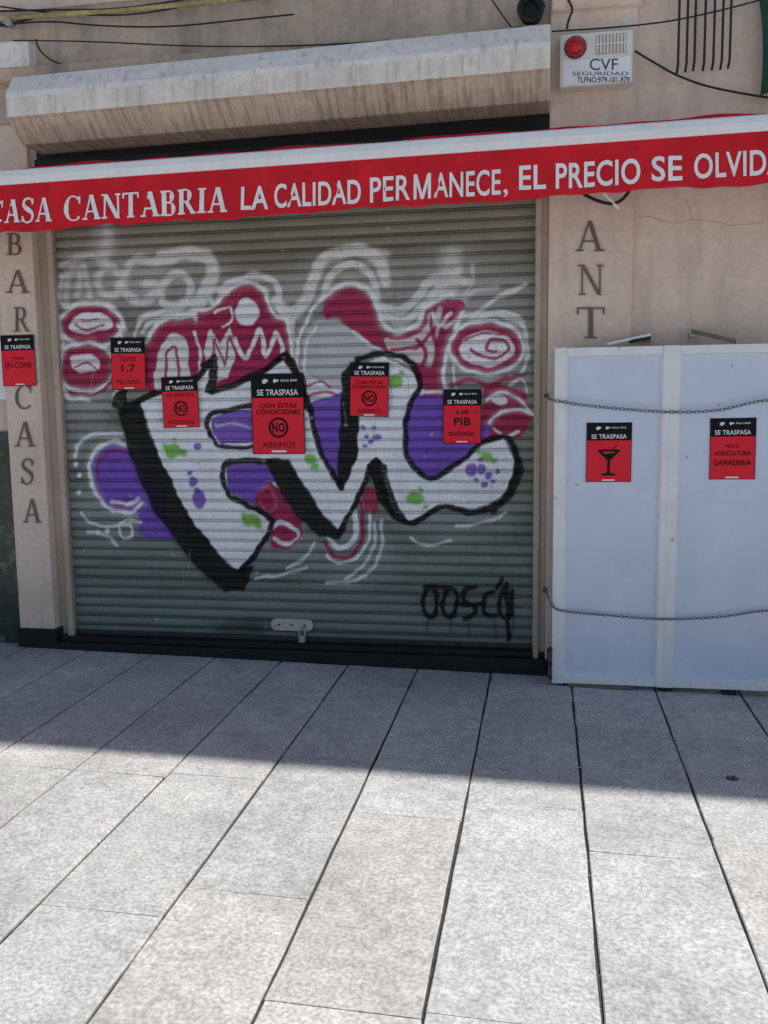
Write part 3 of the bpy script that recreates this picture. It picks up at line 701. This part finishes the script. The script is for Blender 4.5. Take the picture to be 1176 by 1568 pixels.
new_obj('paper_notice',[(n0[0],.055,n0[1]),(XPL-.004,.055,n0[1]),(XPL-.004,.055,n1[1]),(n0[0],.055,n1[1])],[(0,1,2,3)],M['paper_white'])

# ================================================================= SCREEN
PY0=-.19;PY1=-.15
zt_=1.888; zb_=.012
fx=[(.05,.115),(.62,.708),(1.28,1.345)]
C=[]
for nm,(a,b) in zip(('stile_left','stile_middle','stile_right'),fx): C.append(box(nm,a,b,PY0,PY1,zb_,zt_,M['frame_white'],.004))
for a,b in ((.115,.62),(.708,1.28)):
    C.append(box('top_rail',a+.0005,b-.0005,PY0+.004,PY1-.002,zt_-.048,zt_-.002,M['frame_white'],.003))
    C.append(box('bottom_rail',a+.0005,b-.0005,PY0+.004,PY1-.002,zb_+.002,zb_+.055,M['frame_white'],.003))
    C.append(box('panel_sheet',a+.0005,b-.0005,-.1655,-.1600,zb_+.0555,zt_-.0485,M['panel']))
    for (q0,q1,q2,q3) in ((a,a+.008,zb_+.055,zt_-.048),(b-.008,b,zb_+.055,zt_-.048)):
        C.append(box('glazing_bead',q0+.0006,q1,-.176,-.1657,q2,q3,M['frame_white']))
C.append(box('middle_joint',.6605,.6645,PY0-.0015,PY0+.002,zb_+.01,zt_-.01,M['frame_white']))
C.append(cyl('bolt',(.69,PY0-.003,W(1024,826,PY0)[1]),.009,.008,'y',M['steel'],12))
for px_,py_ in ((948,532),(1100,620),(884,742),(1120,560),(1052,700)):
    x,z=W(px_,py_,-.166 if py_>600 else PY0); C.append(cyl('screw',(x,-.168 if py_>600 else PY0-.001,z),.006,.006,'y',M['steel'],10))
hx=.055
C.append(box('latch_plate',hx-.022,hx-.006,PY0-.004,PY1,.02,.24,M['steel'],.002))
C.append(cyl('latch_rod',(hx-.012,PY0-.012,.13),.006,.20,'z',M['dark_steel'],12))
for z in (.05,.13,.21): C.append(cyl('latch_ring',(hx-.012,PY0-.012,z),.010,.02,'z',M['dark_steel'],12))
for x in (.10,.45,.66,1.0,1.3): C.append(box('foot',x-.02,x+.05,PY0+.006,PY1+.03,gz(x)-.003,zb_-.001,M['cable']))
C.append(box('wedge',.14,.50,PY0-.01,PY1+.04,gz(.3)+.002,zb_-.002,M['wood'],.003))
group('folding_screen',C)
def slab(nm,p,q,w,th,m_):
    p=Vector(p);q=Vector(q);d=(q-p); up_=Vector((0,0,1)); n=d.cross(up_).normalized()*w/2; u=up_*th/2
    v=[p-n-u,p+n-u,p+n+u,p-n+u,q-n-u,q+n-u,q+n+u,q-n+u]
    o=new_obj(nm,v,[(0,1,2,3)[::-1],(4,5,6,7),(0,4,5,1)[::-1],(1,5,6,2)[::-1],(2,6,7,3)[::-1],(3,7,4,0)[::-1]],m_); 
    b=o.modifiers.new('b','BEVEL'); b.width=.003; return o
p=W(928,527,-.10);q=W(996,512,-.10); r_=W(1062,506,-.10); s_=W(1125,522,-.1)
group('metal_bracket',[slab('arm',(p[0],-.10,p[1]-.002),(q[0],-.04,q[1]+.002),.06,.016,M['frame_white']),slab('arm_end',(q[0]-.10,-.09,q[1]-.035),(q[0],-.04,q[1]-.016),.04,.02,M['cable']),box('wall_plate',q[0]-.02,q[0]+.02,-.045,.034,q[1]-.03,q[1]-.006,M['steel'])])
group('metal_bracket',[slab('arm',(r_[0],-.05,r_[1]),(s_[0],-.12,s_[1]-.004),.06,.022,M['wood']),box('wall_plate',r_[0]-.01,r_[0]+.02,-.06,.034,r_[1]-.03,r_[1]-.011,M['steel'])])
M['chain']=mat('chain_steel',(.22,.22,.23),.4,.2,20,0,metal=.6)
def chain(name,pts,y_of):
    P=crom([Vector((*W(a,b,PY0-.012),0)) for a,b in pts],40)
    P=[Vector((p.x,y_of(p.x),p.y)) for p in P]
    L_=.0215; out=[P[0]];acc=0
    for a,b in zip(P[:-1],P[1:]):
        d=(b-a).length
        while acc+d>=L_:
            t=(L_-acc)/d; a=a+(b-a)*t; out.append(a.copy()); d=(b-a).length; acc=0
        acc+=d
    V=[];Fc=[]
    for k in range(len(out)-1):
        c=(out[k]+out[k+1])/2; d=(out[k+1]-out[k]).normalized()
        s=Vector((0,0,1)); n=d.cross(s).normalized(); s=n.cross(d)
        ax=s if k%2 else n; nrm=n if k%2 else s
        ax,nrm=(ax+nrm*.5).normalized(),(nrm-ax*.5).normalized()
        nu,nvv=12,5; k0=len(V)
        for i_ in range(nu):
            a=2*math.pi*i_/nu; ctr=c+d*(.0155*math.cos(a))+ax*(.0085*math.sin(a)); rad=(d*math.cos(a)+ax*math.sin(a)).normalized()
            for j_ in range(nvv):
                b=2*math.pi*j_/nvv; V.append(ctr+rad*(.0022*math.cos(b))+nrm*(.0022*math.sin(b)))
        for i_ in range(nu):
            for j_ in range(nvv):
                a=k0+i_*nvv+j_; b=k0+i_*nvv+(j_+1)%nvv; c2=k0+((i_+1)%nu)*nvv+(j_+1)%nvv; d2=k0+((i_+1)%nu)*nvv+j_
                Fc.append((a,b,c2,d2))
    return new_obj(name,V,Fc,M['chain'],True)
def ych(x):
    if x<.03: return -.01+(PY0)*max(0,(x+.01)/.04)
    return PY0-.012
for pts in ([(836,608),(848,613),(860,615),(890,620),(960,627),(1030,631),(1100,628),(1176,613),(1260,620)],[(834,905),(845,925),(860,935),(940,943),(1015,948),(1100,945),(1176,935),(1260,940)]):
    c=chain('links',pts,ych); q=W(pts[0][0],pts[0][1]-2,-.004)
    group('chain',[c,cyl('wall_ring',(q[0],-.012,q[1]),.012,.02,'y',M['dark_steel'],14)])

# ================================================================= ALARM BOX
a0=W(857,134,-.09);a1=W(970,44,-.09)
C=[box('housing',a0[0],a1[0],-.09,.0,a0[1],a1[1],M['alarm_plastic'],.008)]
lp=W(881,73,-.09)
C.append(cyl('lamp_base',(lp[0],-.095,lp[1]),.058,.012,'y',M['dark_steel'],28,.003))
V=[];Fc=[];n=28;rr=8
for i_ in range(rr+1):
    t=i_/rr*math.pi/2
    for j_ in range(n):
        a=2*math.pi*j_/n; ri=.052*math.cos(t)*(1+.03*math.cos(a*8)*(i_<6)); V.append((lp[0]+ri*math.cos(a),-.10-.045*math.sin(t),lp[1]+ri*math.sin(a)))
for i_ in range(rr):
    for j_ in range(n):
        a=i_*n+j_;b=i_*n+(j_+1)%n; Fc.append((a,b,b+n,a+n))
C.append(new_obj('lamp_dome',V,Fc,M['alarm_lamp'],True))
C.append(box('dome_rib',lp[0]-.05,lp[0]+.05,-.148,-.12,lp[1]-.004,lp[1]+.004,M['alarm_lamp'],.002))
g0=W(912,84,-.09);g1=W(960,50,-.09)
C.append(box('grille_recess',g0[0],g1[0],-.0915,-.0895,g0[1],g1[1],M['jamb'],0))
for k in range(9):
    x=g0[0]+(g1[0]-g0[0])*(k+.5)/9; C.append(box('grille_bar',x-.004,x+.004,-.097,-.0905,g0[1]+.004,g1[1]-.004,M['alarm_plastic']))
C.append(box('grille_bar_cross',g0[0],g1[0],-.0985,-.0972,(g0[1]+g1[1])/2-.004,(g0[1]+g1[1])/2+.004,M['alarm_plastic']))
s0=W(862,131,-.09);s1=W(966,86,-.09)
C.append(box('label_plate',s0[0],s1[0],-.093,-.0902,s0[1],s1[1],M['paper_white']))
def lab(s,xa,ya,xb,yb,mt,b=.02):
    p=W(xa,yb,-.09);q=W(xb,yb,-.09);r=W(xa,ya,-.09);t=W(xb,ya,-.09)
    C.append(sans('label_text',s,p,q,r,t,lambda x,z:-.0945,mt,b))
lab('CVF',903,90,946,108,M['blue_ink'],.0); lab('SEGURIDAD',876,110,962,116,M['blue_ink'],.0); lab('TLFNO:979-101-979',884,118,964,127,M['black_paint'],.01)
group('alarm_box',C)

# ================================================================= GRILLE, CABLES, CLOTH
G=[]
for k,(x,yb) in enumerate(((1038,108),(1051,106),(1063,104),(1078,104),(1092,103),(1105,102),(1117,100))):
    p=W(x,yb,-.06); G.append(tube('bar',[(p[0],-.02,p[1]-.0),(p[0],-.06,p[1]+.03),(p[0],-.06,p[1]+.5),(p[0],-.06,p[1]+.8)],.0065,M['cable'],smoothpath=False))
p=W(1030,0,-.06);q=W(1125,0,-.06)
G.append(tube('crossbar',[(p[0],-.06,3.86),(q[0],-.06,3.86)],.008,M['cable'],smoothpath=False))
group('window_grille',G)
def cable(pts,y=-.02,r=.005): 
    return tube('electric_cable',[(W(a,b,y)[0],y,W(a,b,y)[1]) for a,b in pts],r,M['cable'])
cable([(0,40),(60,30),(150,40),(260,42),(370,30),(450,22)],-.05)
cable([(20,62),(120,62),(300,72),(480,70),(640,60),(760,48),(800,40)],-.07,.004)
cable([(845,48),(960,42),(1080,24),(1200,-10)],-.06,.0045)
cable([(748,-10),(765,20),(790,50)],-.02,.004)
cable([(972,78),(1000,95),(1040,118),(1100,138),(1180,150)],-.03,.006)
cable([(-10,30),(10,45),(30,30),(90,20)],-.05,.009)
cable([(55,60),(60,90),(100,100)],-.04,.005)
cable([(0,10),(140,30),(300,10),(380,-20)],-.05,.005)
cable([(862,-10),(880,10),(870,30),(868,44)],-.055,.006)
cable([(-20,18),(80,14),(190,16),(300,-4)],-.06,.006)
tube('gas_pipe',[(W(a,b,-.05)[0],-.05,W(a,b,-.05)[1]) for a,b in ((-60,33),(100,22),(230,12),(330,2),(430,-8))],.017,M['old_pipe'])
cyl('cable_clamp',(W(15,36,-.06)[0],-.06,W(15,36,-.06)[1]),.022,.05,'y',M['steel'],16,.003)
V=[];Fc=[]
for i_ in range(13):
    t=i_/12; 
    for j_ in range(11):
        s=j_/10; px_=1158+s*70+ (1-abs(s-.0))*8*math.sin(t*3); p=W(px_+t*6*(1-s),-30+t*175-s*10,-.08)
        V.append((p[0],-.08+.02*math.sin(s*14+t*2),p[1]))
for i_ in range(12):
    for j_ in range(10):
        a=i_*11+j_; Fc.append((a,a+1,a+12,a+11))
new_obj('green_banner',V,Fc,M['green_cloth'],True)
lits=[]
for k in range(90):
    if k<64:
        x=random.choice([j for j in jx if -2.6<j<1.5])+random.uniform(-.004,.004); y=random.uniform(-3.3,-.1)
    else: x=random.uniform(-3,2); y=random.uniform(-3.2,-.04)
    s=random.uniform(.002,.006)
    V=[(x+s*math.cos(a)*random.uniform(.6,1.4),y+s*math.sin(a)*random.uniform(.6,1.4),gz(x)+.0025+random.uniform(0,.002)) for a in (0,1.2,2.5,3.7,5)]
    lits.append(new_obj('scrap',V,[(0,1,2,3,4)],M['wood'] if k%4 else M['paper_white']))
gx,gy=G2(806,1047); lits.append(new_obj('scrap',[(gx-.02,gy,gz(gx)+.004),(gx+.02,gy-.006,gz(gx)+.008),(gx+.024,gy+.008,gz(gx)+.006),(gx-.016,gy+.012,gz(gx)+.004)],[(0,1,2,3)],M['paper_white']))
group('litter',lits)

# ================================================================= CAMERA + LIGHT
cam=bpy.data.cameras.new('camera'); co_=bpy.data.objects.new('camera',cam); scene.collection.objects.link(co_)
cam.sensor_fit='HORIZONTAL'; cam.sensor_width=36; cam.lens=36*F/1176; cam.clip_end=1000
R=Matrix((rt,up,-fw)).transposed().to_4x4(); co_.matrix_world=Matrix.Translation(CAM)@R
scene.camera=co_
el=math.radians(60); dz_=math.radians(75.7)
sd=Vector((math.cos(el)*math.sin(dz_),math.cos(el)*math.cos(dz_),math.sin(el)))
sl=bpy.data.lights.new('sun','SUN'); sl.energy=5; sl.angle=math.radians(.53); sl.color=(1,.96,.91)
so=bpy.data.objects.new('sun',sl); scene.collection.objects.link(so); so.rotation_euler=sd.to_track_quat('Z','Y').to_euler()
w=bpy.data.worlds.new('World'); scene.world=w; w.use_nodes=True
sk=w.node_tree.nodes.new('ShaderNodeTexSky'); sk.sky_type='NISHITA'; sk.sun_disc=False; sk.sun_elevation=el; sk.sun_rotation=dz_
bg=w.node_tree.nodes['Background']; bg.inputs[1].default_value=.105
w.node_tree.links.new(sk.outputs[0],bg.inputs[0])
